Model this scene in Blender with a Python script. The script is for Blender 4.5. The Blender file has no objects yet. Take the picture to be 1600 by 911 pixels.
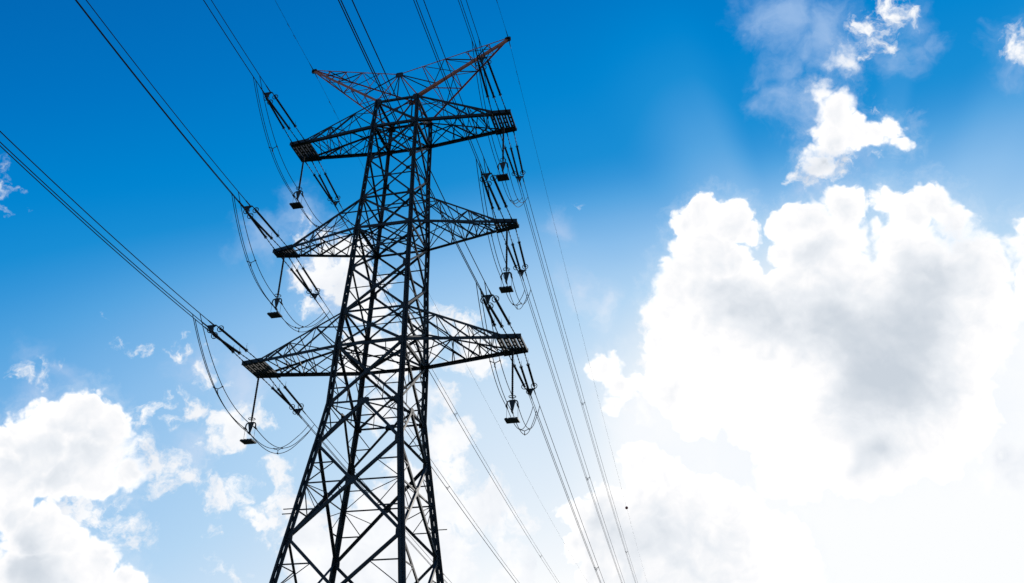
import bpy, math, random
from mathutils import Vector, Matrix
random.seed(7)
SC = bpy.context.scene
COL = SC.collection
V = Vector

# ------------------------------------------------------------------ camera
CAM_LOC = V((25.245, -61.535, 1.60))
yaw, pitch, roll = math.radians(13.2476), math.radians(29.9974), math.radians(0.4603)
FPX = 1397.95 / 1600.0
fw = V((-math.sin(yaw) * math.cos(pitch), math.cos(yaw) * math.cos(pitch), math.sin(pitch)))
rt0 = V((math.cos(yaw), math.sin(yaw), 0)); up0 = rt0.cross(fw)
rt = rt0 * math.cos(roll) + up0 * math.sin(roll)
up = up0 * math.cos(roll) - rt0 * math.sin(roll)
cd = bpy.data.cameras.new('camera')
cam = bpy.data.objects.new('camera', cd); COL.objects.link(cam)
cd.sensor_width = 36.0; cd.lens = 36.0 * FPX
cd.clip_start = 0.1; cd.clip_end = 20000
cam.matrix_world = Matrix(((rt.x, up.x, -fw.x, CAM_LOC.x), (rt.y, up.y, -fw.y, CAM_LOC.y),
                           (rt.z, up.z, -fw.z, CAM_LOC.z), (0, 0, 0, 1)))
SC.camera = cam

# ------------------------------------------------------------------ sky, sun, exposure
SUN_EL, SUN_AZ = math.radians(18.5), math.radians(8.2)        # azimuth clockwise from +Y
SUN_DIR = V((math.sin(SUN_AZ) * math.cos(SUN_EL), math.cos(SUN_AZ) * math.cos(SUN_EL), math.sin(SUN_EL)))
ld = bpy.data.lights.new('sun', 'SUN'); ld.energy = 2.0; ld.angle = math.radians(0.53); ld.color = (1.0, 0.95, 0.88)
sun = bpy.data.objects.new('sun', ld); COL.objects.link(sun)
sun.rotation_euler = (-SUN_DIR).to_track_quat('-Z', 'Y').to_euler()

# The clouds of the sky: each entry is (azimuth, elevation, angular radius) in degrees.
CRISP = [(1.32,34.03,1.05), (3.11,33.41,1.16), (0.1,33.8,0.79), (4.01,32.73,0.65), (2.7,31.37,0.97), (6.45,31.19,0.75), (11.77,30.89,0.46), (13.02,31.18,0.42), 
    (1.0,31.77,1.96), (-0.25,29.87,2.05), (-1.72,28.18,1.43), (-2.28,26.2,1.27), (7.14,32.67,1.05), (8.54,32.71,1.22), (11.08,33.02,1.15), (8.18,30.6,1.62), 
    (9.49,30.45,1.75), (10.78,29.04,1.29), (14.0,32.67,0.69), (16.6,31.9,1.07), (15.04,31.59,1.23), (17.62,30.5,0.99), (18.64,28.99,0.84), (14.06,30.1,1.24), 
    (15.1,28.87,2.03), (17.23,27.44,2.12), (18.27,25.51,1.15), (18.39,24.18,0.82), (2.56,26.9,3.78), (8.29,26.32,4.46), (12.96,25.09,4.47), (15.77,24.18,2.63), 
    (0.12,24.81,3.12), (-2.4,23.59,1.42), (-0.17,22.36,1.94), (4.54,23.2,4.13), (9.54,21.05,4.95), (13.01,20.55,3.71), (5.0,18.52,2.2), (15.71,21.21,1.3), 
    (20.78,28.42,0.74), (21.58,29.31,0.61), (20.77,26.94,0.92), (19.78,26.64,0.44), (20.78,25.28,1.22), (-6.46,25.13,0.81), (-5.99,24.06,0.72), (-6.25,22.7,0.48), 
    (-4.74,24.24,0.36), (-3.9,23.88,0.32), (-5.46,23.35,0.4), (-4.57,18.95,1.03), (-3.41,16.96,2.33), (-0.66,14.38,3.59), (-6.93,16.3,1.34), (-8.81,15.68,0.79), 
    (-9.06,14.04,0.78), (-6.84,14.2,2.14), (-7.92,12.42,1.01), (-4.71,13.03,3.46), (1.85,12.78,3.31), (-9.62,16.15,0.36), (11.46,39.83,0.54), (12.05,38.54,1.07), 
    (11.17,37.3,1.08), (13.24,37.54,0.63), (15.51,36.87,0.45), (14.49,36.85,0.49), (10.06,36.75,0.65), (12.89,41.46,0.21), (13.4,40.92,0.21), (15.6,36.15,0.27), 
    (12.71,37.24,0.64), (13.91,37.03,0.49), (15.04,36.79,0.45), (10.01,35.98,0.73), (-40.46,19.71,1.32), (-41.99,19.18,0.9), (-38.92,19.07,1.28), (-43.34,18.32,0.81), 
    (-43.88,17.59,0.93), (-42.12,17.36,1.75), (-39.28,17.19,1.92), (-37.78,18.14,0.82), (-42.72,15.84,1.74), (-37.09,17.02,0.96), (-40.6,16.17,1.45), (-42.64,13.78,1.04), 
    (-41.11,12.95,1.31), (-39.52,12.56,1.09), (-37.71,12.06,0.98), (-40.36,10.67,2.02), (-35.83,11.34,0.74), (-38.44,10.86,1.61), ]
SOFT = [(17.57,16.95,1.45), (16.48,16.24,0.91), (-35.99,17.9,0.88), (-34.95,17.77,0.81), (-33.82,17.38,0.71), (-32.96,17.29,0.45), (-35.37,16.76,0.51), (-37.51,14.19,0.84), 
    (-36.18,13.76,0.64), (-38.62,14.48,0.97), (9.45,35.57,0.92), (10.48,35.69,0.91), (11.56,36.01,0.6), (9.0,34.8,0.46), (8.78,35.23,0.54), (-35.39,17.72,0.81), 
    (-33.88,17.3,0.82), (-32.86,17.34,0.38), (-35.36,16.68,0.59), (-38.71,14.82,1.04), (-36.35,13.75,0.92), (-35.2,13.37,0.36), (-40.0,14.48,1.01), (-37.78,14.58,0.7), 
    (-36.39,20.21,0.66), (-34.23,20.97,0.83), (-32.02,20.17,1.24), (-30.6,21.23,0.87), (-29.57,21.15,0.48), (-32.43,19.21,0.77), (-32.1,19.51,0.69), (-31.51,16.28,0.92), 
    (-29.83,16.59,0.54), (-28.01,17.62,0.87), (-28.77,15.29,1.01), (-27.28,15.78,1.42), (-25.99,14.36,1.78), (-32.31,16.47,0.38), (-30.61,16.63,0.58), (-29.16,32.57,0.65), 
    (-26.66,32.08,1.24), (-27.33,30.38,1.56), (-25.21,30.0,1.75), (-27.45,28.15,0.74), (-25.24,32.03,1.25), (-23.25,28.96,1.26), (-28.79,33.63,0.49), (-23.3,25.3,1.88), 
    (-20.47,26.1,1.91), (-21.91,22.18,1.25), (-15.73,26.42,1.63), (-17.84,27.66,0.86), (-18.05,23.18,0.93), (-17.49,20.79,1.52), (-17.83,18.99,1.34), (-16.57,21.54,0.85), 
    (-13.66,25.51,0.77), (-22.75,13.6,2.41), (-20.55,15.97,2.47), (-18.8,14.13,2.46), (-25.01,12.75,1.98), (-16.46,16.49,1.59), (-14.46,16.14,1.75), (-12.63,15.69,0.83), 
    (-13.05,16.74,0.75), (-17.73,17.04,1.58), (-13.32,13.78,0.99), (-13.02,12.17,1.07), (-16.38,14.5,0.91), (-19.84,17.55,1.66), (-21.44,12.17,2.41), (-17.11,12.67,1.64), 
    (-44.18,21.2,0.33), (-43.37,21.59,0.44), (-42.75,21.9,0.24), (-38.62,24.26,0.29), (-39.29,24.32,0.22), (-37.94,24.19,0.22), (-35.45,24.27,0.53), (-33.43,23.32,0.54), 
    (-32.74,22.91,0.39), (-48.35,31.37,0.29), (-47.57,30.67,0.23), (-48.91,32.05,0.26), (-46.98,30.29,0.17), (-30.79,12.1,0.34), (-29.54,11.94,0.27), (-31.45,13.78,0.23), 
    (-8.05,35.54,0.21), (15.72,43.08,0.72), (16.97,43.37,0.64), (15.72,41.69,0.61), (15.02,42.85,0.54), (18.42,43.17,0.7), (24.76,38.8,0.57), (17.35,43.74,0.64), 
    (15.17,42.29,0.51), (-2.88,25.43,1.25), (-3.07,28.28,0.92), (17.88,22.64,0.66), (-4.45,22.3,0.84), (14.99,38.53,0.25), (14.47,35.58,0.33), (13.14,29.87,0.29), 
    ]
VEIL = [(8.0,45.22,1.39), (9.69,44.7,1.81), (12.45,43.72,1.63), (10.49,43.02,1.08), (13.36,44.25,1.05), (13.83,42.63,0.87), (9.63,41.68,0.91), (7.62,41.6,0.59), 
    (8.56,39.77,1.1), (7.14,39.52,0.52), (10.9,42.36,0.9), (12.5,41.43,0.78), (9.89,38.92,1.02), (10.03,35.7,1.09), (9.04,34.98,0.73), (11.44,35.88,0.79), 
    (12.81,35.97,0.49), (15.94,42.46,0.82), (16.6,40.96,0.81), (18.88,42.17,0.79), (18.11,40.72,0.67), (19.59,40.46,0.52), (24.34,38.47,0.67), (23.5,38.41,0.49), 
    (25.03,39.14,0.79), (-41.57,21.84,0.59), (-43.53,22.37,0.51), (-9.34,34.2,0.81), (-8.29,29.96,0.65), (-6.91,29.3,0.65), (-28.72,33.23,1.55), (-31.2,31.67,1.14), 
    (-26.34,29.88,2.36), (-34.7,23.61,1.09), (-31.31,22.9,1.5), (-42.83,19.94,0.96), (-20.24,23.08,2.01), (-33.71,18.75,1.08), (1.56,19.57,3.42), (-4.51,21.51,2.39), 
    (-2.61,19.05,2.34), (18.54,22.5,1.25), (17.11,19.87,2.2), ]
THICK = [(2.8,28.47,2.24,0.36), (5.46,27.43,2.71,0.46), (8.43,26.42,2.92,0.46), (10.35,23.99,2.97,0.44), (13.01,24.51,3.02,0.5), (9.12,21.87,2.49,0.42), (15.17,26.19,2.41,0.46), 
    (16.92,27.7,1.58,0.3), (8.74,30.98,1.61,0.38), (11.73,21.49,2.14,0.36), (4.08,29.6,1.53,0.2), (14.95,22.46,1.98,0.4), (14.91,28.15,2.03,0.18), (3.36,32.09,1.16,0.15), 
    (1.97,32.06,1.4,-0.1), (13.37,29.63,1.04,-0.25), (3.29,23.13,2.28,-0.25), (-1.49,26.14,1.58,-0.12), (10.7,18.46,1.72,0.65), (8.84,17.57,1.33,0.45), (7.69,20.52,1.62,0.3), 
    (10.23,35.93,1.09,0.7), (9.1,35.25,0.95,0.8), (11.52,35.86,0.79,0.5), (9.53,39.38,1.1,0.5), (-41.1,18.07,1.46,0.36), (-43.09,17.19,1.4,0.38), (-40.84,19.38,0.79,0.32), 
    (-38.66,16.8,1.5,0.2), (-41.35,11.4,2.0,0.45), (-40.13,14.99,1.13,0.3), (-42.21,10.48,1.35,0.4), (-36.3,11.92,1.0,0.25), (-41.13,13.64,0.94,0.2), (-6.59,14.95,1.76,0.24), 
    (-3.84,14.12,2.69,0.2), (-7.78,15.66,0.87,0.25), (17.35,16.98,1.69,0.6), (-0.35,13.62,3.38,0.2), (-21.04,22.23,1.6,0.3), (-26.34,29.88,1.18,0.2), (-15.82,22.44,1.01,0.2), 
    (9.83,44.29,1.45,0.8), (12.46,42.96,1.06,0.7), ]

world = bpy.data.worlds.new('World'); SC.world = world; world.use_nodes = True
world.cycles.sampling_method = 'MANUAL'; world.cycles.sample_map_resolution = 512
nt = world.node_tree; NL = nt.links; BG = nt.nodes['Background']; BG.inputs['Strength'].default_value = 0.1

def nd(t, **k):
    n = nt.nodes.new(t)
    for a, b in k.items(): setattr(n, a, b)
    return n
def put(sock, v):
    if isinstance(v, bpy.types.NodeSocket): NL.new(v, sock)
    else: sock.default_value = v
def M(op, a, b=0.0, c=None, clamp=False):
    n = nd('ShaderNodeMath', operation=op, use_clamp=clamp); put(n.inputs[0], a); put(n.inputs[1], b)
    if c is not None: put(n.inputs[2], c)
    return n.outputs[0]
def VM(op, a, b=None, scale=None):
    n = nd('ShaderNodeVectorMath', operation=op); put(n.inputs[0], a)
    if b is not None: put(n.inputs[1], b)
    if scale is not None: put(n.inputs['Scale'], scale)
    return n.outputs['Value'] if op in ('DISTANCE', 'DOT_PRODUCT', 'LENGTH') else n.outputs['Vector']
def mapr(v, a, b, c=0.0, d=1.0, kind='SMOOTHSTEP'):
    n = nd('ShaderNodeMapRange', interpolation_type=kind); put(n.inputs['Value'], v)
    put(n.inputs['From Min'], a); put(n.inputs['From Max'], b); put(n.inputs['To Min'], c); put(n.inputs['To Max'], d)
    return n.outputs['Result']
def mix(f, a, b):
    n = nd('ShaderNodeMix', data_type='RGBA'); put(n.inputs[0], f); put(n.inputs[6], a); put(n.inputs[7], b)
    return n.outputs[2]
def noise(v, scale, detail=4.0, rough=0.55, color=False, dist=0.0):
    n = nd('ShaderNodeTexNoise'); put(n.inputs['Vector'], v)
    n.inputs['Scale'].default_value = scale; n.inputs['Detail'].default_value = detail; n.inputs['Roughness'].default_value = rough
    n.inputs['Distortion'].default_value = dist
    return n.outputs['Color' if color else 'Fac']
def billow(v, scale, detail=2.0, rough=0.5):
    n = nd('ShaderNodeTexVoronoi', feature='F1'); put(n.inputs['Vector'], v); n.normalize = True
    n.inputs['Scale'].default_value = scale; n.inputs['Detail'].default_value = detail; n.inputs['Roughness'].default_value = rough
    n.inputs['Lacunarity'].default_value = 2.2
    return n.outputs['Distance']
def srgb(r, g, b, k=1.0):
    f = lambda c: ((c / 255 + 0.055) / 1.055) ** 2.4 if c > 10 else c / 255 / 12.92
    return (f(r) * k, f(g) * k, f(b) * k, 1)
def azel(t):
    a, e = math.radians(t[0]), math.radians(t[1])
    return (math.sin(a) * math.cos(e), math.cos(a) * math.cos(e), math.sin(e))

tcw = nd('ShaderNodeTexCoord'); D = VM('NORMALIZE', tcw.outputs['Generated'])

# clear air: the Nishita sky, graded to the deep blue of the photograph
sky = nd('ShaderNodeTexSky', sky_type='NISHITA'); sky.sun_disc = False
sky.sun_elevation = SUN_EL; sky.sun_rotation = SUN_AZ; sky.dust_density = 0.0; sky.ozone_density = 3.0; sky.air_density = 1.0
bw = nd('ShaderNodeRGBToBW'); NL.new(sky.outputs[0], bw.inputs[0])
lum = M('MULTIPLY', bw.outputs[0], 0.1)
# shafts of light fanning out from the hidden sun
e1 = SUN_DIR.cross(V((0, 0, 1))).normalized(); e2 = e1.cross(SUN_DIR)
su, sv = VM('DOT_PRODUCT', D, tuple(e1)), VM('DOT_PRODUCT', D, tuple(e2))
ang = M('ARCTAN2', sv, su)
def beam(a0, a1, b1, b0):          # brightness of one shaft over its angle in degrees: up from a0 to a1, down from b1 to b0
    r = math.radians
    return M('MULTIPLY', mapr(ang, r(a0), r(a1)), mapr(ang, r(b1), r(b0), 1.0, 0.0))
shaft = M('ADD', beam(95.5, 102.0, 104.0, 117.0), M('MULTIPLY', M('ADD', beam(69.5, 71.5, 73.0, 76.0), beam(50.0, 55.0, 58.0, 64.0)), 0.45))
shaft = M('ADD', shaft, M('MULTIPLY', beam(128.0, 136.0, 138.0, 150.0), 0.4))
sdist = VM('DISTANCE', D, tuple(SUN_DIR))
shaft = M('MULTIPLY', shaft, mapr(sdist, 0.26, 0.60, 0.034, 0.0, 'SMOOTHERSTEP'))
lum = M('ADD', lum, shaft)
lum = M('ADD', lum, mapr(sdist, 0.04, 0.34, 0.46, 0.0, 'SMOOTHERSTEP'))     # glare round the sun
hz = M('MULTIPLY', mapr(sv, 0.35, 0.08, 0.0, 0.25), mapr(M('ABSOLUTE', su), 0.80, 0.32, 0.0, 1.0))
lum = M('ADD', lum, hz)                        # bright haze low down on the sun's side
ramp = nd('ShaderNodeValToRGB'); NL.new(lum, ramp.inputs[0])
stops = [(0.135, (1, 104, 182)), (0.155, (0, 116, 195)), (0.178, (0, 132, 208)), (0.200, (26, 142, 213)), (0.215, (56, 151, 218)), (0.235, (84, 164, 224)),
         (0.262, (112, 176, 229)), (0.30, (136, 189, 235)), (0.37, (163, 204, 240)), (0.45, (181, 215, 244)), (0.55, (206, 227, 246)), (0.75, (252, 254, 255))]
el = ramp.color_ramp.elements
el[0].position = stops[0][0]; el[0].color = srgb(*stops[0][1]); el[1].position = stops[-1][0]; el[1].color = srgb(*stops[-1][1])
for p, c in stops[1:-1]:
    e = el.new(p); e.color = srgb(*c)
air = ramp.outputs[0]

# a slow warp and a fine warp bend the round cells into cloud shapes
def warp(v, scale, amp, detail):
    c = noise(v, scale, detail, 0.55, True)
    return VM('ADD', v, VM('SCALE', VM('SUBTRACT', c, (0.5, 0.5, 0.5)), scale=amp))
DA = warp(D, 22.0, 0.030, 3.0)
DS = warp(D, 26.0, 0.075, 4.0)
DV = warp(D, 14.0, 0.090, 4.0)
def union(v, cells):
    acc = None
    for t in cells:
        d = VM('DISTANCE', v, azel(t)); g = M('SUBTRACT', math.radians(t[2]), d)
        acc = g if acc is None else M('MAXIMUM', acc, g)
    return acc
DT = warp(D, 12.0, 0.080, 3.0)
def lumps(v):
    return M('MULTIPLY_ADD', billow(v, 92.0, 1.0, 0.55), 0.75, billow(v, 42.0, 0.0))
b1 = lumps(DA)
gA = union(DA, CRISP)
fA = M('ADD', gA, M('MULTIPLY', M('SUBTRACT', 0.74, b1), 0.021))
fine = noise(D, 150.0, 5.0, 0.6)
fA = M('ADD', fA, M('MULTIPLY', M('SUBTRACT', fine, 0.5), 0.006))
frayed = M('MAXIMUM', mapr(noise(D, 9.0, 3.0, 0.5), 0.53, 0.72), mapr(VM('DOT_PRODUCT', D, (0, 0, 1)), 0.60, 0.67, 0.0, 0.75))           # some edges are crisp, some frayed
fA = M('ADD', fA, M('MULTIPLY', M('MULTIPLY', M('SUBTRACT', noise(DA, 70.0, 7.0, 0.65), 0.5), 0.034), frayed))
aA = mapr(fA, M('MULTIPLY_ADD', frayed, -0.008, -0.0018), M('MULTIPLY_ADD', frayed, 0.014, 0.0042))
gS = union(DS, SOFT)
nS = noise(DS, 60.0, 7.0, 0.62)
fS = M('ADD', gS, M('MULTIPLY', M('SUBTRACT', nS, 0.47), 0.042))
aS = mapr(fS, -0.005, 0.013)
gV = union(DV, VEIL)
fV = M('ADD', gV, M('MULTIPLY', M('SUBTRACT', noise(DV, 34.0, 8.0, 0.62), 0.5), 0.05))
aV = M('MULTIPLY', mapr(fV, -0.02, 0.030), 0.76)

# how deep the cloud is: deep parts let less of the sun through
thick = 0.0
for t in THICK:
    d = VM('DISTANCE', DT, azel(t))
    k = M('MULTIPLY_ADD', d, -1.0 / math.radians(t[2] * 2.0), 1.0, clamp=True)
    thick = M('MULTIPLY_ADD', M('MULTIPLY', k, k), t[3], thick)
# soft relief of the billows, seen towards the sun
toS = VM('SCALE', VM('SUBTRACT', tuple(SUN_DIR), DA), scale=0.05)
m1 = noise(DT, 15.0, 2.5, 0.5)
m2 = noise(DA, 26.0, 4.0, 0.55)
relief = M('SUBTRACT', m2, noise(VM('ADD', DA, toS), 26.0, 4.0, 0.55))
rim = mapr(fA, 0.001, 0.021)                      # 0 at the thin bright rim, 1 well inside
tk = M('MULTIPLY', thick, M('MULTIPLY_ADD', m1, 1.4, 0.3))
tk = M('ADD', tk, M('MULTIPLY', M('SUBTRACT', m1, 0.5), 0.35))
tk = M('ADD', tk, M('MULTIPLY', relief, -0.75))
tk = M('ADD', tk, M('MULTIPLY', M('SUBTRACT', b1, 0.7), 0.10))
tk = M('ADD', tk, mapr(sdist, 0.10, 0.30, -0.02, 0.21))
tkS = M('MULTIPLY', tk, 0.8, clamp=True)
tk = M('MULTIPLY', tk, M('MULTIPLY_ADD', rim, 0.90, 0.10), clamp=True)
cr = nd('ShaderNodeValToRGB'); NL.new(tk, cr.inputs[0])
ce = cr.color_ramp.elements
ce[0].position = 0.0; ce[0].color = (1.12, 1.12, 1.12, 1); ce[1].position = 1.0; ce[1].color = srgb(203, 212, 222)
for p, c in ((0.12, (254, 254, 255)), (0.34, (237, 241, 246)), (0.66, (216, 223, 231))):
    e = ce.new(p); e.color = srgb(*c)
cloudA = cr.outputs[0]
cloudS = mix(tkS, (1.02, 1.03, 1.04, 1), srgb(190, 203, 222))
glow = mapr(lum, 0.22, 0.55)
veilC = mix(glow, srgb(165, 197, 236), srgb(246, 250, 255))
col = mix(aV, air, veilC)
halo = M('MULTIPLY', mapr(M('ADD', fA, M('MULTIPLY', M('SUBTRACT', nS, 0.5), 0.05)), -0.020, 0.012), 0.22)
col = mix(halo, col, (0.88, 0.93, 0.99, 1))
col = mix(aS, col, cloudS)
col = mix(aA, col, cloudA)
out = VM('SCALE', col, scale=10.0)
NL.new(out, BG.inputs['Color'])
vs = SC.view_settings
vs.view_transform = 'Standard'; vs.look = 'None'; vs.exposure = 0.0; vs.gamma = 1.0; vs.use_curve_mapping = False
SC.cycles.use_denoising = False
SC.cycles.use_adaptive_sampling = True; SC.cycles.adaptive_threshold = 0.015; SC.cycles.adaptive_min_samples = 16


# ------------------------------------------------------------------ materials
def principled(name, color, rough=0.6, metal=0.0, var=0.25, scale=2.0, spec=0.5):
    m = bpy.data.materials.new(name); m.use_nodes = True
    nt = m.node_tree; b = nt.nodes['Principled BSDF']
    tc = nt.nodes.new('ShaderNodeTexCoord')
    nz = nt.nodes.new('ShaderNodeTexNoise'); nz.inputs['Scale'].default_value = scale; nz.inputs['Detail'].default_value = 5
    nt.links.new(tc.outputs['Object'], nz.inputs['Vector'])
    rp = nt.nodes.new('ShaderNodeValToRGB')
    rp.color_ramp.elements[0].position = 0.3; rp.color_ramp.elements[1].position = 0.7
    rp.color_ramp.elements[0].color = tuple(c * (1 - var) for c in color) + (1,)
    rp.color_ramp.elements[1].color = tuple(c * (1 + var) for c in color) + (1,)
    nt.links.new(nz.outputs['Fac'], rp.inputs['Fac'])
    nt.links.new(rp.outputs['Color'], b.inputs['Base Color'])
    b.inputs['Roughness'].default_value = rough; b.inputs['Metallic'].default_value = metal
    b.inputs['Specular IOR Level'].default_value = spec
    return m
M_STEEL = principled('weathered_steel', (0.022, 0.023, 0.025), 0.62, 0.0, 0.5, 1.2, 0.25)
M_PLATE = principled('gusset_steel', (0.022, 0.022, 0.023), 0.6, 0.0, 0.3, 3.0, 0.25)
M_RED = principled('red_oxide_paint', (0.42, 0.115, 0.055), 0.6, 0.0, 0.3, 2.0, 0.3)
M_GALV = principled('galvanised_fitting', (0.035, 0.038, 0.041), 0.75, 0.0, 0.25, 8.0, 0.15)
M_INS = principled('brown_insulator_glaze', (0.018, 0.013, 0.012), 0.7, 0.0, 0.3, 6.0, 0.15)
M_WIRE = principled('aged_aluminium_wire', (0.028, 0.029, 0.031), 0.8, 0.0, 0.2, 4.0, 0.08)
M_CONC = principled('concrete', (0.32, 0.31, 0.29), 0.9, 0, 0.2, 1.5)
M_BALL = principled('red_marker_paint', (0.36, 0.05, 0.03), 0.5, 0, 0.15, 3.0)

# ------------------------------------------------------------------ mesh helpers
class MB:
    def __init__(self): self.v = []; self.f = []; self.sm = []
    def box8(self, pts):
        i = len(self.v); self.v += [tuple(p) for p in pts]
        for q in ((0, 1, 3, 2), (4, 6, 7, 5), (0, 4, 5, 1), (2, 3, 7, 6), (0, 2, 6, 4), (1, 5, 7, 3)):
            self.f.append(tuple(i + k for k in q)); self.sm.append(False)
    def beam(self, P, Q, ax, ay, x0, x1, y0, y1):
        """prism from P to Q whose section is [x0,x1] along ax and [y0,y1] along ay"""
        self.box8([B + ax * x + ay * y for B in (P, Q) for x in (x0, x1) for y in (y0, y1)])
    def angle(self, P, Q, w, n, t=None):
        """an L-section steel angle; one flange square to n"""
        P, Q = V(P), V(Q); a = (Q - P)
        if a.length < 1e-4: return
        a.normalize(); n = V(n); u = n.cross(a)
        if u.length < 1e-3: u = V((1, 0.2, 0.1)).cross(a)
        u.normalize(); n = a.cross(u).normalized()
        t = t or max(0.012, w * 0.09)
        j = n * random.uniform(-0.02, 0.02); s = random.choice((-1, 1))
        self.beam(P + j, Q + j, u, n, -w / 2, w / 2, -t / 2, t / 2)
        e = 0.002
        xs = sorted((s * (w / 2 - e), s * (w / 2 - t - e)))
        self.beam(P + j, Q + j, u, n, xs[0], xs[1], -w * 0.85, -t / 2 - 0.001)
    def plate(self, c, ax, ay, n, wx, wy, t):
        c, ax, ay, n = V(c), V(ax).normalized(), V(ay).normalized(), V(n).normalized()
        # chamfered (eight-cornered) gusset
        k = 0.32; o = []
        for x, y in ((-1, -1 + k), (-1 + k, -1), (1 - k, -1), (1, -1 + k), (1, 1 - k), (1 - k, 1), (-1 + k, 1), (-1, 1 - k)):
            o.append(c + ax * (x * wx / 2) + ay * (y * wy / 2))
        self.extrude(o, n, t)
    def extrude(self, o, n, t):
        i = len(self.v); m = len(o)
        self.v += [tuple(p - n * t / 2) for p in o] + [tuple(p + n * t / 2) for p in o]
        self.f.append(tuple(i + k for k in range(m))[::-1]); self.f.append(tuple(i + m + k for k in range(m)))
        for k in range(m): self.f.append((i + k, i + (k + 1) % m, i + m + (k + 1) % m, i + m + k))
        self.sm += [False] * (m + 2)
    def tube(self, pts, r, n=6, closed=False, caps=True):
        pts = [V(p) for p in pts]; m = len(pts); i0 = len(self.v)
        rr = r if hasattr(r, '__len__') else [r] * m
        ref = None
        for k, p in enumerate(pts):
            a = pts[(k + 1) % m] - pts[k - 1] if closed else pts[min(k + 1, m - 1)] - pts[max(k - 1, 0)]
            a.normalize()
            if ref is None:
                ref = a.orthogonal().normalized()
            ref = (ref - a * ref.dot(a)).normalized(); b = a.cross(ref)
            for q in range(n):
                t = 2 * math.pi * q / n
                self.v.append(tuple(p + (ref * math.cos(t) + b * math.sin(t)) * rr[k]))
        for k in range(m if closed else m - 1):
            A = i0 + k * n; B = i0 + ((k + 1) % m) * n
            for q in range(n):
                self.f.append((A + q, A + (q + 1) % n, B + (q + 1) % n, B + q)); self.sm.append(True)
        if caps and not closed:
            self.f.append(tuple(i0 + q for q in range(n))[::-1]); self.f.append(tuple(i0 + (m - 1) * n + q for q in range(n)))
            self.sm += [False, False]
    def ring(self, c, axis, R, r, n=20, a0=0, a1=360):
        axis = V(axis).normalized(); e = axis.orthogonal().normalized(); g = axis.cross(e)
        full = abs(a1 - a0) >= 360
        k = n if full else n + 1
        pts = [V(c) + (e * math.cos(math.radians(a0 + (a1 - a0) * q / n)) + g * math.sin(math.radians(a0 + (a1 - a0) * q / n))) * R for q in range(k)]
        self.tube(pts, r, 6, closed=full)
    def mesh(self, name, mat):
        me = bpy.data.meshes.new(name); me.from_pydata(self.v, [], self.f)
        me.polygons.foreach_set('use_smooth', self.sm); me.materials.append(mat); me.update()
        return me
    def build(self, name, mat, parent=None):
        o = bpy.data.objects.new(name, self.mesh(name, mat)); COL.objects.link(o)
        if parent: o.parent = parent
        return o

def tag(o, label=None, cat=None, group=None, kind=None):
    if label: o['label'] = label
    if cat: o['category'] = cat
    if group: o['group'] = group
    if kind: o['kind'] = kind
    return o
def thing(name, loc, label, cat, group=None):
    o = bpy.data.objects.new(name, None); COL.objects.link(o); o.location = loc
    return tag(o, label, cat, group)
def inst(name, me, parent, mat=None):
    o = bpy.data.objects.new(name, me); COL.objects.link(o)
    if parent: o.parent = parent
    if mat is not None: o.matrix_local = mat
    return o
def frame(loc, y, z=V((0, 0, 1))):
    """matrix whose local +Y is y and local +Z as near z as it can be"""
    y = V(y).normalized(); x = y.cross(V(z)).normalized(); zz = x.cross(y)
    return Matrix(((x.x, y.x, zz.x, loc[0]), (x.y, y.y, zz.y, loc[1]), (x.z, y.z, zz.z, loc[2]), (0, 0, 0, 1)))

# ------------------------------------------------------------------ ground
def ground_material():
    m = bpy.data.materials.new('meadow_grass'); m.use_nodes = True
    nt = m.node_tree; b = nt.nodes['Principled BSDF']; tc = nt.nodes.new('ShaderNodeTexCoord')
    n1 = nt.nodes.new('ShaderNodeTexNoise'); n1.inputs['Scale'].default_value = 0.05; n1.inputs['Detail'].default_value = 10
    n2 = nt.nodes.new('ShaderNodeTexNoise'); n2.inputs['Scale'].default_value = 3.0; n2.inputs['Detail'].default_value = 8
    mx = nt.nodes.new('ShaderNodeMath'); mx.operation = 'MULTIPLY_ADD'; mx.inputs[1].default_value = 0.5
    for n in (n1, n2): nt.links.new(tc.outputs['Object'], n.inputs['Vector'])
    nt.links.new(n2.outputs['Fac'], mx.inputs[0]); nt.links.new(n1.outputs['Fac'], mx.inputs[2])
    r = nt.nodes.new('ShaderNodeValToRGB'); r.color_ramp.elements[0].position = 0.5; r.color_ramp.elements[1].position = 1.0
    r.color_ramp.elements[0].color = (0.035, 0.06, 0.018, 1); r.color_ramp.elements[1].color = (0.10, 0.105, 0.045, 1)
    nt.links.new(mx.outputs[0], r.inputs['Fac']); nt.links.new(r.outputs['Color'], b.inputs['Base Color'])
    b.inputs['Roughness'].default_value = 0.95
    return m
g = MB(); N = 48
def gz(x, y):
    d = math.hypot(x, y)
    return (math.sin(x * 0.011 + 1.3) * math.cos(y * 0.009) * 2.5) * min(1, max(0, (d - 110) / 250))
xs = [((k / N) * 2 - 1) for k in range(N + 1)]
xs = [math.copysign(abs(t) ** 2.2, t) * 6000 for t in xs]
for y in xs:
    for x in xs: g.v.append((x, y, gz(x, y)))
for j in range(N):
    for i in range(N):
        a = j * (N + 1) + i; g.f.append((a, a + 1, a + N + 2, a + N + 1)); g.sm.append(True)
tag(g.build('ground', ground_material()), kind='structure')

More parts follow.
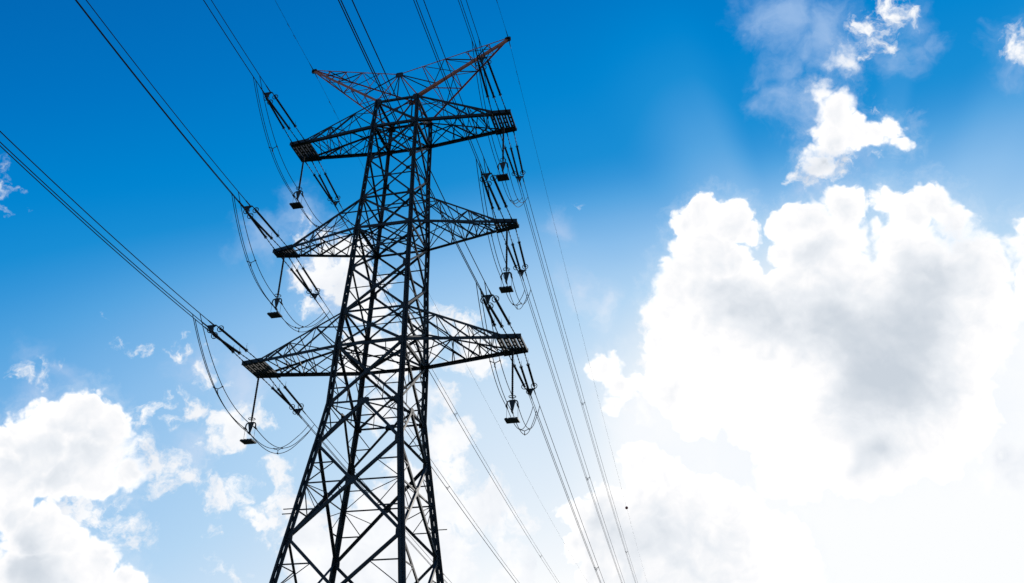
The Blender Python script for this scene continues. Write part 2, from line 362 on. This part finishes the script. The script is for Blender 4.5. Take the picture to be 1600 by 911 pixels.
# ------------------------------------------------------------------ the lattice tower
LV = {'T': (59.195, 2.0), 't': (56.224, 2.091), 't2': (52.255, 2.13), 'M': (47.94, 2.281), 'm': (44.726, 2.411),
      'm2': (40.623, 2.487), 'Bu': (36.355, 2.663), 'bl': (33.26, 2.78), 'p': (28.287, 2.858), 'q': (24.938, 3.263),
      'r': (17.81, 4.183), 's': (9.2, 5.294), 'g': (0.35, 6.437)}
ORDER = ['T', 't', 't2', 'M', 'm', 'm2', 'Bu', 'bl', 'p', 'q', 'r', 's', 'g']
def hw(z):
    k = [LV[n] for n in ORDER]
    for (z1, h1), (z0, h0) in zip(k, k[1:]):
        if z >= z0 - 1e-6: return h0 + (h1 - h0) * (z - z0) / (z1 - z0)
    return k[-1][1]

tower = thing('transmission_tower', (0, 0, 0), 'tall dark steel lattice pylon with three pairs of crossarms and red horned top', 'pylon')

# legs: two angles heel to heel with a slit between them, batten plates across the slit
for sx in (-1, 1):
    for sy in (-1, 1):
        mb = MB(); gps = []
        def gplate(*k):
            p = MB(); p.plate(*k); gps.append(p)
        for a, b in zip(ORDER, ORDER[1:]):
            (z1, h1), (z0, h0) = LV[a], LV[b]
            P = V((sx * h1, sy * h1, z1 + (0.0 if a != 'T' else 0.15))); Q = V((sx * h0, sy * h0, z0))
            w = 0.195 + 0.08 * min(1, max(0, (50 - (z0 + z1) / 2) / 30)); t = 0.03; gap = 0.008
            X, Y = V((sx, 0, 0)), V((0, sy, 0))
            for s in (1, -1):
                mb.beam(P, Q, X, Y, *sorted((s * gap, s * (gap + w))), *sorted((s * gap, s * (gap + t))))
                mb.beam(P, Q, X, Y, *sorted((s * gap, s * (gap + t))), *sorted((s * (gap + t), s * (gap + w))))
            L = (P - Q).length; n = max(2, int(L / 0.85))
            for k in range(n):
                c = Q.lerp(P, (k + 0.5) / n)
                mb.beam(c - V((0, 0, .31)), c + V((0, 0, .31)), (X - Y).normalized(), (X + Y).normalized(), -0.09, 0.09, -0.012, 0.012)
            # gussets at the panel point on both faces
            if b != 'g':
                gs = {'t': .5, 'm': .5, 'bl': .58, 'p': .5, 'q': .5, 'r': .5}.get(b, .5)
                gplate(Q + V((-sx * 0.16, sy * 0.035, 0)), (1, 0, 0), (0, 0, 1), (0, sy, 0), gs, gs * 1.15, 0.02)
                gplate(Q + V((sx * 0.035, -sy * 0.16, 0)), (0, 1, 0), (0, 0, 1), (sx, 0, 0), gs, gs * 1.15, 0.02)
        c = V((sx * 2, sy * 2, 59.2))
        gplate(c + V((-sx * 0.15, sy * 0.035, -0.1)), (1, 0, 0), (0, 0, 1), (0, sy, 0), .6, .7, 0.02)
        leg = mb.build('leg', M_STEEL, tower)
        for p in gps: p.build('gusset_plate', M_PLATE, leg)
        # concrete footing
        f = MB(); h = LV['g'][1]; c = V((sx * h, sy * h, 0))
        f.box8([c + V((x * k, y * k, z)) for z, k in ((-0.6, 1.0), (0.45, 0.7)) for x in (-.6, .6) for y in (-.6, .6)])
        f.build('footing', M_CONC, tower)

# the four lattice faces
FACES = [(V((1, 0, 0)), V((0, -1, 0))), (V((1, 0, 0)), V((0, 1, 0))), (V((0, 1, 0)), V((-1, 0, 0))), (V((0, 1, 0)), V((1, 0, 0)))]
for (U, Nn) in FACES:
    mb = MB(); rds = []; pls = []
    def clump(bars):          # redundant struts that meet at one point
        r = MB(); [r.angle(p, q, w, Nn) for p, q, w in bars]; rds.append(r)
    def pplate(*k):
        p = MB(); p.plate(*k); pls.append(p)
    def P(u, z):
        h = hw(z); return U * (u * h) + Nn * h + V((0, 0, z))
    def wid(z): return 0.160 + 0.062 * min(1, max(0, (46 - z) / 20))
    for a, b in zip(ORDER, ORDER[1:]):
        (z1, h1), (z0, h0) = LV[a], LV[b]
        w = wid((z0 + z1) / 2)
        if b in ('t', 'm', 'bl'): mb.angle(P(-1, z0), P(1, z0), 0.24, Nn)
        elif b in ('M', 'Bu'): mb.angle(P(-1, z0), P(1, z0), 0.14, Nn)
        if a == 'T': mb.angle(P(-1, z1), P(1, z1), 0.2, Nn)
        if a == 'p':
            mb.angle(P(-1, z1), P(1, z1), 0.17, Nn)
            pplate(P(0, z1) + Nn * 0.03, U, (0, 0, 1), Nn, 0.8, 0.5, 0.02)
            for s in (-1, 1):
                mb.angle(P(0, z1), P(s, z0), w, Nn)
                m = P(0, z1).lerp(P(s, z0), 0.5); zm = m.z
                m2 = P(0, z1).lerp(P(s, z0), 0.77)
                clump([(m, P(s, zm), 0.08), (m, P(s, z1 - 0.15), 0.075), (m2, P(s, zm), 0.06)])
            continue
        zc = z1 - (z1 - z0) * h1 / (h0 + h1)
        C = P(0, zc)
        off = Nn * 0.03
        for s in (-1, 1):
            mb.angle(P(s, z1) + off * (s > 0), P(-s, z0) + off * (s > 0), w, Nn)
        big = a in ('bl', 'q', 'r', 's')
        k = 0.55 if a == 'q' else (0.42 if big else 0.36)
        pplate(C + Nn * 0.015, (U + V((0, 0, 1))), (U - V((0, 0, 1))), Nn, k, k, 0.02)
        if a not in ('T', 't', 'bl'):
            mb.angle(P(-1, zc), P(1, zc), 0.085 if not big else 0.12, Nn)
        if big:
            for s in (-1, 1):
                m1 = P(s, z1).lerp(C, 0.5); m2 = P(s, z0).lerp(C, 0.5)
                up_ = [(m1, P(s, m1.z), 0.09), (m1, P(s, zc), 0.065)]
                dn_ = [(m2, P(s, m2.z), 0.09), (m2, P(s, zc), 0.065)]
                if a != 'bl':
                    m3 = P(s, z0).lerp(C, 0.72); dn_.append((m3, P(s, zc), 0.06))
                else:
                    up_.append((m1, P(s * .45, z1), 0.06)); dn_.append((m2, P(s * .5, z0), 0.06))
                clump(up_); clump(dn_)
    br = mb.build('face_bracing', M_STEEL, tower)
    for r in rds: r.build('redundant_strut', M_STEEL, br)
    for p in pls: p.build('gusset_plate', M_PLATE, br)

# plan bracing inside the body
for n in ('T', 't', 'm', 'bl', 'p'):
    z, h = LV[n]; mb = MB(); zz = z - 0.06
    if n == 'p':
        mids = [V((0, -h, zz)), V((h, 0, zz)), V((0, h, zz)), V((-h, 0, zz))]
        for i in range(4): mb.angle(mids[i], mids[(i + 1) % 4], 0.14, (0, 0, 1))
        for i in range(4):
            c = V((h * (1, 1, -1, -1)[i], h * (-1, 1, 1, -1)[i], zz)); mb.angle(c, mids[i].lerp(mids[(i + 1) % 4], .5) , 0.07, (0, 0, 1))
    else:
        mb.angle((-h, -h, zz), (h, h, zz), 0.11, (0, 0, 1)); mb.angle((h, -h, zz - .03), (-h, h, zz - .03), 0.11, (0, 0, 1))
        if n != 'T':
            mids = [V((0, -h, zz - .05)), V((h, 0, zz - .05)), V((0, h, zz - .05)), V((-h, 0, zz - .05))]
            for i in range(4): mb.angle(mids[i], mids[(i + 1) % 4], 0.09, (0, 0, 1))
    mb.build('plan_bracing', M_STEEL, tower)
# small climbing brackets that stick out past the legs
for sx, sy, z in ((-1, -1, 19.55), (1, 1, 20.0), (-1, -1, 19.9)):
    mb = MB(); h = hw(z)
    mb.angle((sx * (h - 0.1), sy * h, z), (sx * (h + 1.0), sy * h, z), 0.06, (0, 1, 0)); mb.build('climbing_bracket', M_STEEL, tower)

# crossarms
ARMS = [('t', 'T', 10.685, 1.155), ('m', 'M', 11.126, 0.27), ('bl', 'Bu', 11.705, 1.170)]
for lo, hi, a, b in ARMS:
    zl, hl = LV[lo]; zu, hu = LV[hi]
    for sg in (-1, 1):
        ch = MB(); uc = MB(); lc = MB(); fr = MB()
        arm_label = None
        xi = a - 1.75
        def LO(s, f):   # lower chord point, f = 0 at the body, 1 at the arm end
            return V((sg * (hl + (a - hl) * f), s * (hl + (b - hl) * f), zl))
        fi = (a - 1.45 - hu) / (a - hu)
        def UP(s, f):
            e = V((sg * (a - 1.45), s * (b + 0.10), zl + 0.26)); r = V((sg * hu, s * hu, zu)); return r.lerp(e, f / fi if f < fi else 1)
        for s in (-1, 1):
            n = V((0, s, 0))
            ch.angle(LO(s, 0), LO(s, 1), 0.265, n)
            uc.angle(UP(s, 0), UP(s, fi), 0.15, n)
            uc.angle(UP(s, fi), LO(s, 0.985) + V((0, 0, 0.12)), 0.13, n)
            # side lattice between the chords
            U1, U2, U3, U4 = UP(s, .27), UP(s, .54), UP(s, .68), UP(s, .78)
            rootmid = LO(s, 0).lerp(UP(s, 0), 0.55)
            for p, q, w in ((U1, rootmid, .09), (U1, LO(s, 0), .09), (U1, LO(s, .57), .13), (U2, LO(s, .43), .09), (U2, LO(s, .57), .065),
                            (U2, LO(s, .75), .12), (U3, LO(s, .57), .09), (U3, LO(s, .8), .08), (U4, LO(s, .74), .07),
                            (U1, LO(s, .30), .065), (UP(s, 0) - V((0, 0, .1)), LO(s, .43), .11)):
                lc.angle(p, q, w, n)
        # bottom and top lattices
        bn = [(-1, 0), (1, .27), (-1, .43), (1, .54), (-1, .66), (1, .76)]
        for (s0, f0), (s1, f1) in zip(bn, bn[1:]): lc.angle(LO(s0, f0), LO(s1, f1), .085, (0, 0, 1))
        bn = [(1, 0), (-1, .27), (1, .43), (-1, .57), (1, .66), (-1, .76)]
        for (s0, f0), (s1, f1) in zip(bn, bn[1:]): lc.angle(LO(s0, f0) + V((0, 0, .05)), LO(s1, f1) + V((0, 0, .05)), .07, (0, 0, 1))
        for f in (.27, .54, .68): lc.angle(UP(-1, f), UP(1, f), .07, (0, 0, 1))
        bn = [(-1, 0), (1, .27), (-1, .54), (1, .68), (-1, .78)]
        for (s0, f0), (s1, f1) in zip(bn, bn[1:]): lc.angle(UP(s0, f0), UP(s1, f1), .065, (0, 0, 1))
        for f in (.43, .57): lc.angle(UP(-1, f), LO(1, f), .06, (1, 0, 0))
        # the arm-end frame: four built-up cross beams, each two bars with battens, and end plates
        be = b + 0.02
        for k, dx in enumerate((0.10, 0.62, 1.14, 1.66)):
            xb = sg * (a - dx); bb = be + (hl - b) * dx / (a - hl)
            for o in (-0.125, 0.125):
                fr.beam(V((xb + o, -bb, zl + 0.0)), V((xb + o, bb, zl)), V((1, 0, 0)), V((0, 0, 1)), -0.07, 0.07, -0.12, 0.10)
            nb = 5 if b > 1 else 3
            for i in range(nb):
                yy = -bb + 2 * bb * (i + 0.15) / (nb - 0.7)
                fr.beam(V((xb - 0.085, yy, zl - 0.1 - 0.004 * k)), V((xb + 0.085, yy, zl - 0.1 - 0.004 * k)), V((0, 1, 0)), V((0, 0, 1)), -0.09, 0.09, -0.012, 0.012)
        for s in (-1, 1):
            y1 = be + (hl - b) * 1.8 / (a - hl)
            fr.box8([V((sg * x, s * (y + dy), zl + z)) for x, y in ((a + 0.12, be), (a - 1.95, y1)) for dy in (0.115, 0.15) for z in (-0.16, 0.20)])
            for dx in (0.25, 0.9, 1.55):     # lugs for the insulator strings
                fr.extrude([V((sg * (a - dx) + ox, s * (be + 0.10 + oy), zl - 0.05)) for ox, oy in ((-.13, 0), (.13, 0), (.06, .36), (-.06, .36))], V((0, 0, 1)), 0.03)
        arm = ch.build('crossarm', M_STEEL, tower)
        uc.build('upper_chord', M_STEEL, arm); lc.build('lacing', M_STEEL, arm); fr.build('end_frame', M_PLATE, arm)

# red earth-wire horns on the top
TIPZ, TIPX, APZ, APY = 66.70, 10.21, 62.3, 1.95
zT, hT = LV['T']
for sg in (-1, 1):
    mb = MB(); dk = MB(); tp = MB()
    tip = V((sg * TIPX, 0, TIPZ))
    for s in (-1, 1):
        n = V((0, s, 0)); bt = V((sg * hT, s * hT, zT + 0.12)); ap = V((0, s * APY, APZ))
        te = tip + V((-sg * 0.12, s * 0.05, 0.02)); be = tip + V((-sg * 0.1, s * 0.06, -0.14))
        Bp = lambda f: bt.lerp(be, f)
        Tp = lambda f: ap.lerp(te, f)
        mb.angle(bt, be, 0.25 if s < 0 else 0.14, n); mb.angle(ap, te, 0.11, n)
        fb = (0, .2, .41, .62, .82); ft = (0, .22, .42, .61, .8)
        mb.angle(ap, bt, 0.12, n)
        for i in range(1, 5):
            mb.angle(Bp(fb[i]), Tp(ft[i]), 0.075, n)
        for i in range(4):
            (dk if s < 0 else mb).angle(Tp(ft[i]), Bp(fb[i + 1]), 0.08, n)
        dk.angle(ap, V((0, s * hT, zT)), 0.11, n) if sg > 0 else None
    A = lambda s, f: V((sg * hT, s * hT, zT + 0.12)).lerp(tip + V((-sg * 0.1, s * 0.06, -0.14)), f)
    B = lambda s, f: V((0, s * APY, APZ)).lerp(tip + V((-sg * 0.12, s * 0.05, 0.02)), f)
    for i, f in enumerate((.2, .41, .62, .82)):
        mb.angle(A(-1, f), A(1, f), 0.07, (0, 0, 1)); mb.angle(B(-1, f + .01), B(1, f + .01), 0.07, (0, 0, 1))
    fs = (0, .2, .41, .62, .82)
    for i in range(4):
        s = 1 if i % 2 else -1
        dk.angle(A(s, fs[i]), A(-s, fs[i + 1]), 0.075, (0, 0, 1)); dk.angle(B(s, fs[i]), B(-s, fs[i + 1]), 0.075, (0, 0, 1))
    tp.plate(tip + V((-sg * 0.05, 0, -0.05)), (1, 0, 0), (0, 0, 1), (0, 1, 0), 0.55, 0.5, 0.14)
    tp.plate(tip + V((-sg * 0.10, 0, -0.05)), (1, 0, 0), (0, 1, 0), (0, 0, 1), 0.5, 0.4, 0.10)
    h = mb.build('earth_wire_horn', M_RED, tower); dk.build('lacing', M_STEEL, h); tp.build('tip_plate', M_PLATE, h)
mb = MB()
for s in (-1, 1):
    mb.plate((0, s * (APY + .03), APZ - 0.1), (1, 0, 0), (0, 0, 1), (0, s, 0), .75, .6, .03)
mb.angle((0, -APY, APZ), (0, APY, APZ), .1, (0, 0, 1))
mb.build('apex_plate', M_PLATE, tower)

# ------------------------------------------------------------------ wires
TH = {-1: 0.01843, 1: -0.03901}
CC = {-1: 1.54676e-3, 1: 0.17669e-3}
BB = {-1: {'T': -0.04068, 'M': -0.05787, 'B': -0.0730, 'E': 0.0693}, 1: {'T': -0.06032, 'M': -0.06364, 'B': -0.07539, 'E': -0.0157}}
THE, CCE = {-1: -0.0115, 1: -0.0454}, {-1: 1.3282e-3, 1: 0.1137e-3}     # the earth wires
SIDES = {-1: 'left', 1: 'right'}
LEVEL = {'T': 'top', 'M': 'middle', 'B': 'bottom'}
DIRW = {-1: 'on the side towards the viewer', 1: 'on the far side'}
def wire_pt(A, side, lev, s):
    th, cc = (THE[side], CCE[side]) if lev == 'E' else (TH[side], CC[side])
    return V((A[0] + s * math.sin(th), A[1] + side * s * math.cos(th), A[2] + BB[side][lev] * s + cc * s * s))
BUND = [V((-0.30, 0, 0.22)), V((0.30, 0, 0.22)), V((0, 0, -0.24))]    # triple bundle

# insulator string: local +Y from the tower end (0) to the line end
INS_L = 4.15
def shed_mesh(L, name, r0=0.075, r1=0.105, pitch=0.10):
    mb = MB(); pts = []; rr = []
    y = 0.0; n = int(L / pitch)
    pts.append(V((0, -0.14, 0))); rr.append(0.045); pts.append(V((0, -0.02, 0))); rr.append(0.06)
    for k in range(n):
        big = r1 if k % 2 == 0 else r1 * 0.86
        for dy, r in ((0.02, r0), (0.045, big), (0.062, big * 0.96), (0.078, r0)):
            pts.append(V((0, y + dy, 0))); rr.append(r)
        y += pitch
    pts.append(V((0, L + 0.02, 0))); rr.append(0.06); pts.append(V((0, L + 0.16, 0))); rr.append(0.045)
    mb.tube(pts, rr, 10)
    return mb.mesh(name, M_INS)
ME_STRING = shed_mesh(INS_L, 'insulator_string')
mb = MB(); mb.ring((0, INS_L - 0.12, 0), (0, 1, 0), 0.25, 0.034, 24)
for q in range(3):
    t = 2 * math.pi * q / 3 + .5
    mb.tube([(0.05 * math.cos(t), INS_L + 0.04, 0.05 * math.sin(t)), (0.235 * math.cos(t), INS_L - 0.12, 0.235 * math.sin(t))], 0.014, 5)
ME_RING = mb.mesh('corona_ring', M_GALV)
mb = MB(); mb.ring((0, 0.02, 0), (0, 1, 0), 0.13, 0.02, 14)
mb.tube([(0, -0.05, 0.05), (0, 0.05, 0.22), (0, 0.10, 0.42), (0, 0.05, 0.62)], [0.02, 0.018, 0.014, 0.008], 6)
ME_HORN = mb.mesh('arcing_horn', M_GALV)

def yoke_mesh():
    mb = MB()     # triangular plate square to the line, clevises and dead-end clamps
    o = [V((-0.44, 0, 0.27)), V((-0.38, 0, 0.33)), V((0.38, 0, 0.33)), V((0.44, 0, 0.27)), V((0.20, 0, 0.10)), V((0.07, 0, -0.34)), V((-0.07, 0, -0.34)), V((-0.20, 0, 0.10))]
    mb.extrude(o, V((0, 1, 0)), 0.05)
    return mb.mesh('yoke_plate', M_GALV)
ME_YOKE = yoke_mesh()
def clamp_mesh():
    mb = MB(); mb.tube([(0, -0.05, 0), (0, 0.1, 0), (0, 0.16, 0), (0, 0.75, 0), (0, 1.05, 0)], [0.03, 0.03, 0.055, 0.05, 0.03], 8)
    return mb.mesh('dead_end_clamp', M_GALV)
ME_CLAMP = clamp_mesh()

S_YOKE = 7.05
taps = {}
AREC = {}
for (lo, hi, a, b), lev in zip(ARMS, 'TMB'):
    for sg in (-1, 1):
        for side in (-1, 1):
            zl = LV[lo][0]; A = V((sg * (a - 0.9), side * b, zl))
            AREC[(lev, sg)] = (a, b, zl)
            root = thing('tension_insulator_set', A, f'three dark tension insulators from the {LEVEL[lev]} {SIDES[sg]} crossarm tip, {DIRW[side]}',
                         'insulator', 'tension insulator sets on the crossarm tips')
            Y = wire_pt(A, side, lev, S_YOKE) - A; Yn = (wire_pt(A, side, lev, S_YOKE + 1) - wire_pt(A, side, lev, S_YOKE)).normalized()
            Fy = frame(Y, Yn)
            inst('yoke_plate', ME_YOKE, root, Fy)
            # lugs: outer, middle, inner;  yoke corners: outer top, bottom, inner top
            corners = [V((0.40 * side * sg, 0, 0.27)), V((0, 0, -0.30)), V((-0.40 * side * sg, 0, 0.27))]
            for dx, cn in zip((0.25, 0.9, 1.55), corners):
                p0 = V((sg * (a - dx), side * (b + 0.12 + 0.42), zl - 0.05)) - A
                p1 = Fy @ (cn + V((0, -0.06, 0)))
                d = (p1 - p0); L = d.length; dn = d.normalized()
                st = L - INS_L - 0.42
                Ms = frame(p0 + dn * st, dn)
                so = inst('insulator_string', ME_STRING, root, Ms)
                inst('corona_ring', ME_RING, so); inst('arcing_horn', ME_HORN, so)
                lk = MB(); lk.tube([(0, -st - 0.02, 0), (0, -st + 0.25, 0), (0, -st + 0.27, 0), (0, -0.14, 0)], [0.055, 0.05, 0.036, 0.036], 6)
                for q in (0.35, 0.62, 0.86): lk.tube([(0, -st * q - .09, 0), (0, -st * q, 0), (0, -st * q + .09, 0)], [0.04, 0.06, 0.04], 6)
                lk.build('link_rod', M_GALV, so)
                ef = MB(); ef.tube([(0, INS_L + 0.12, 0), (0, INS_L + 0.44, 0)], 0.042, 6); ef.build('end_fitting', M_GALV, so)
            for o in BUND:
                inst('dead_end_clamp', ME_CLAMP, root, Fy @ Matrix.Translation(V((o.x, 0.03, o.z))))

            # conductors
            span = 104 if side < 0 else 430
            W0 = wire_pt(A, side, lev, S_YOKE + 0.9)
            cw = thing('conductor_bundle', W0, f'triple conductor bundle strung from the {LEVEL[lev]} {SIDES[sg]} crossarm, running '
                       + ('overhead to the top left' if side < 0 else 'away to the lower right'), 'power line', 'conductor bundles of the line')
            n = 60
            for o in BUND:
                pts = []
                for k in range(n + 1):
                    s = S_YOKE + 0.9 + (span - S_YOKE - 0.9) * (k / n) ** 1.5
                    pts.append(wire_pt(A, side, lev, s) + V((o.x * (1), 0, o.z)) - W0)
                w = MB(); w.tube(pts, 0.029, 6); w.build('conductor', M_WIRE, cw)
            SP = (59, 140) if side > 0 else ()
            for s in SP:
                c = wire_pt(A, side, lev, s) - W0; sp = MB(); q = [c + V((o.x, 0, o.z)) for o in BUND]; cc = c + V((0, 0, 0.05))
                for p in q:
                    sp.tube([cc, p], 0.028, 6); sp.tube([p - V((0, .11, 0)), p + V((0, .11, 0))], 0.045, 6)
                sp.tube([q[0], (q[0] + q[2]) / 2 + V((-.03, 0, -.02)), q[2]], 0.022, 6); sp.tube([q[1], (q[1] + q[2]) / 2 + V((.03, 0, -.02)), q[2]], 0.022, 6)
                sp.build('spacer', M_GALV, cw)
            taps[(lev, sg, side)] = A

# jumpers and their pilot insulators
PIL_L = 3.9
mb = MB()
ME_PIL = shed_mesh(PIL_L, 'insulator_rod', 0.07, 0.095, 0.085)
def plate_mesh():
    mb = MB()
    mb.box8([V((x, y, z)) for z in (-0.05, 0.05) for x in (-.52, .52) for y in (-.42, .42)])
    for i in range(4):
        mb.box8([V((x - 0.39 + i * 0.26, y, z)) for z in (0.052, 0.10) for x in (-.09, .09) for y in (-.40, .40)])
    return mb.mesh('counterweight', M_PLATE)
ME_WEIGHT = plate_mesh()
J_Z = -5.35
for lev in 'TMB':
    for sg in (-1, 1):
        a, b, zl = AREC[(lev, sg)]
        x0 = sg * (a - 0.85)
        top = V((x0, 0, zl - 0.12))
        pr = thing('pilot_insulator', top, f'hanging pilot insulator with flat counterweight under the {LEVEL[lev]} {SIDES[sg]} crossarm tip', 'insulator', 'pilot insulators under the crossarm tips')
        rod = inst('insulator_rod', ME_PIL, pr, frame((0, 0, -0.45), (0, 0, -1), (0, 1, 0)))
        lk = MB(); lk.tube([(0, 0, 0.05), (0, 0, -0.32)], 0.04, 6); lk.build('link_rod', M_GALV, pr)
        rg = MB(); rg.ring((0, 0, -0.45 - PIL_L + 0.02), (0, 0, 1), 0.27, 0.028, 24)
        for q in range(4):
            t = math.pi / 2 * q; rg.tube([(0, 0, -0.5 - PIL_L), (.27 * math.cos(t), .27 * math.sin(t), -0.43 - PIL_L)], 0.014, 5)
        rg.build('corona_ring', M_GALV, pr)
        zc = -0.45 - PIL_L - 0.16
        hb = MB()     # hanger: curved yoke, V plate and clamp boots
        zj = J_Z + 0.12
        hb.tube([(0, 0, zc + 0.1), (0, 0, zc - 0.15)], 0.04, 6)
        hb.tube([(-.44, 0, zc - .62), (-.43, 0, zc - .35), (-.36, 0, zc - .2), (-.2, 0, zc - .13), (.2, 0, zc - .13), (.36, 0, zc - .2), (.43, 0, zc - .35), (.44, 0, zc - .62)], 0.055, 8)
        hb.extrude([V((-.26, 0, zc - .14)), V((.26, 0, zc - .14)), V((.05, 0, zc - 1.05)), V((-.05, 0, zc - 1.05))], V((0, 1, 0)), 0.06)
        hb.build('hanger_yoke', M_GALV, pr)
        cl = MB()
        jz = {-1: zc - .62, 0: zc - 1.08, 1: zc - .62}
        for k in (-1, 0, 1):
            cl.tube([(k * .44, -.30, jz[k] - .03), (k * .44, -.1, jz[k]), (k * .44, .1, jz[k]), (k * .44, .30, jz[k] - .03)], [0.04, 0.075, 0.075, 0.04], 8)
        cl.build('jumper_clamp', M_GALV, pr)
        zw = -6.28
        for q in (-1, 1):
            hr = MB(); hr.tube([(q * .44, 0, jz[q] - .05), (q * .44, 0, zw + .08)], 0.014, 5); hr.build('hanger_rod', M_GALV, pr)
        inst('counterweight', ME_WEIGHT, pr, Matrix.Translation(V((0, 0, zw))))

        # jumper loop: three wires from bundle to bundle through the clamps
        jr = thing('jumper_loop', top + V((0, 0, -1)), f'drooping triple jumper wire looping below the {LEVEL[lev]} {SIDES[sg]} crossarm tip', 'jumper wire', 'jumper loops under the crossarm tips')
        base = top + V((0, 0, -1))
        def jpt(side, t, o, k):
            A = taps[(lev, sg, side)]
            se = 9.3 if side < 0 else 10.2
            E = wire_pt(A, side, lev, se) + V((o.x, 0, o.z))
            Cc = V((x0 + k * .44, 0, top.z + jz[k]))
            e = 2.35 if side < 0 else 2.7
            droop = t ** e
            dip = -0.42 * math.sin(math.pi * min(1, t * 1.25)) if side > 0 else -0.10 * math.sin(math.pi * t)
            y = Cc.y + (E.y - Cc.y) * t
            return V((Cc.x + (E.x - Cc.x) * t, y, Cc.z + (E.z - Cc.z) * droop + dip))
        ks = [(BUND[0], -1), (BUND[1], 1), (BUND[2], 0)]
        for o, k in ks:
            pts = [jpt(-1, 1 - q / 26, o, k) - base for q in range(27)] + [jpt(1, q / 26, o, k) - base for q in range(1, 27)]
            w = MB(); w.tube(pts, 0.029, 6); w.build('jumper_wire', M_WIRE, jr)
        for side, t in ((-1, 0.55), (1, 0.47)):
            q = [jpt(side, t, o, k) - base for o, k in ks]; c = (q[0] + q[1] + q[2]) / 3; sp = MB()
            for p in q: sp.tube([c, p], 0.03, 6); sp.tube([p - V((0, .1, 0)), p + V((0, .1, 0))], 0.05, 6)
            sp.build('spacer', M_GALV, jr)

# earth wires with vibration dampers, and the marker ball
for sg in (-1, 1):
    tip = V((sg * TIPX, 0, TIPZ - 0.05))
    for side in (-1, 1):
        W0 = tip + V((0, side * 0.25, 0))
        ew = thing('earth_wire', W0, f'thin single earth wire from the {SIDES[sg]} red horn tip, '
                   + ('running overhead past the viewer' if side < 0 else 'running away beyond the tower'), 'earth wire', 'earth wires on the horn tips')
        span = 104 if side < 0 else 430
        pts = [wire_pt(tip, side, 'E', 0.25 + (span - .25) * (k / 60) ** 1.5) - W0 for k in range(61)]
        w = MB(); w.tube(pts, 0.014, 6); w.build('wire_strand', M_WIRE, ew)
        c = MB(); c.tube([wire_pt(tip, side, 'E', s) - W0 for s in (0.2, 0.35, 0.9, 1.3)], [0.05, 0.045, 0.035, 0.012], 6); c.build('tension_clamp', M_GALV, ew)
        for s in (4.6, 6.0):
            p = wire_pt(tip, side, 'E', s) - W0; d = MB()
            d.tube([p + V((0, -.2, -.09)), p + V((0, -.12, -.09)), p + V((0, .12, -.09)), p + V((0, .2, -.09))], [0.04, 0.012, 0.012, 0.04], 6)
            d.tube([p, p + V((0, 0, -.09))], 0.014, 5); d.build('vibration_damper', M_GALV, ew)
tip = V((TIPX, 0, TIPZ - 0.05))
bp = wire_pt(tip, 1, 'E', 161)
mb = MB(); R = 0.36
prof = [(-R * math.cos(math.pi * k / 12), R * math.sin(math.pi * k / 12)) for k in range(13)]
mb.tube([(0, y, 0) for y, r in prof], [max(r, 0.02) for y, r in prof], 18)
ball = mb.build('marker_ball', M_BALL); ball.location = bp
tag(ball, 'small dark red warning ball on the thin earth wire before the bright cloud', 'marker ball')
bd = MB(); bd.tube([(0, -.03, 0), (0, .03, 0)], R + .012, 18); bd.build('clamp_band', M_PLATE, ball)
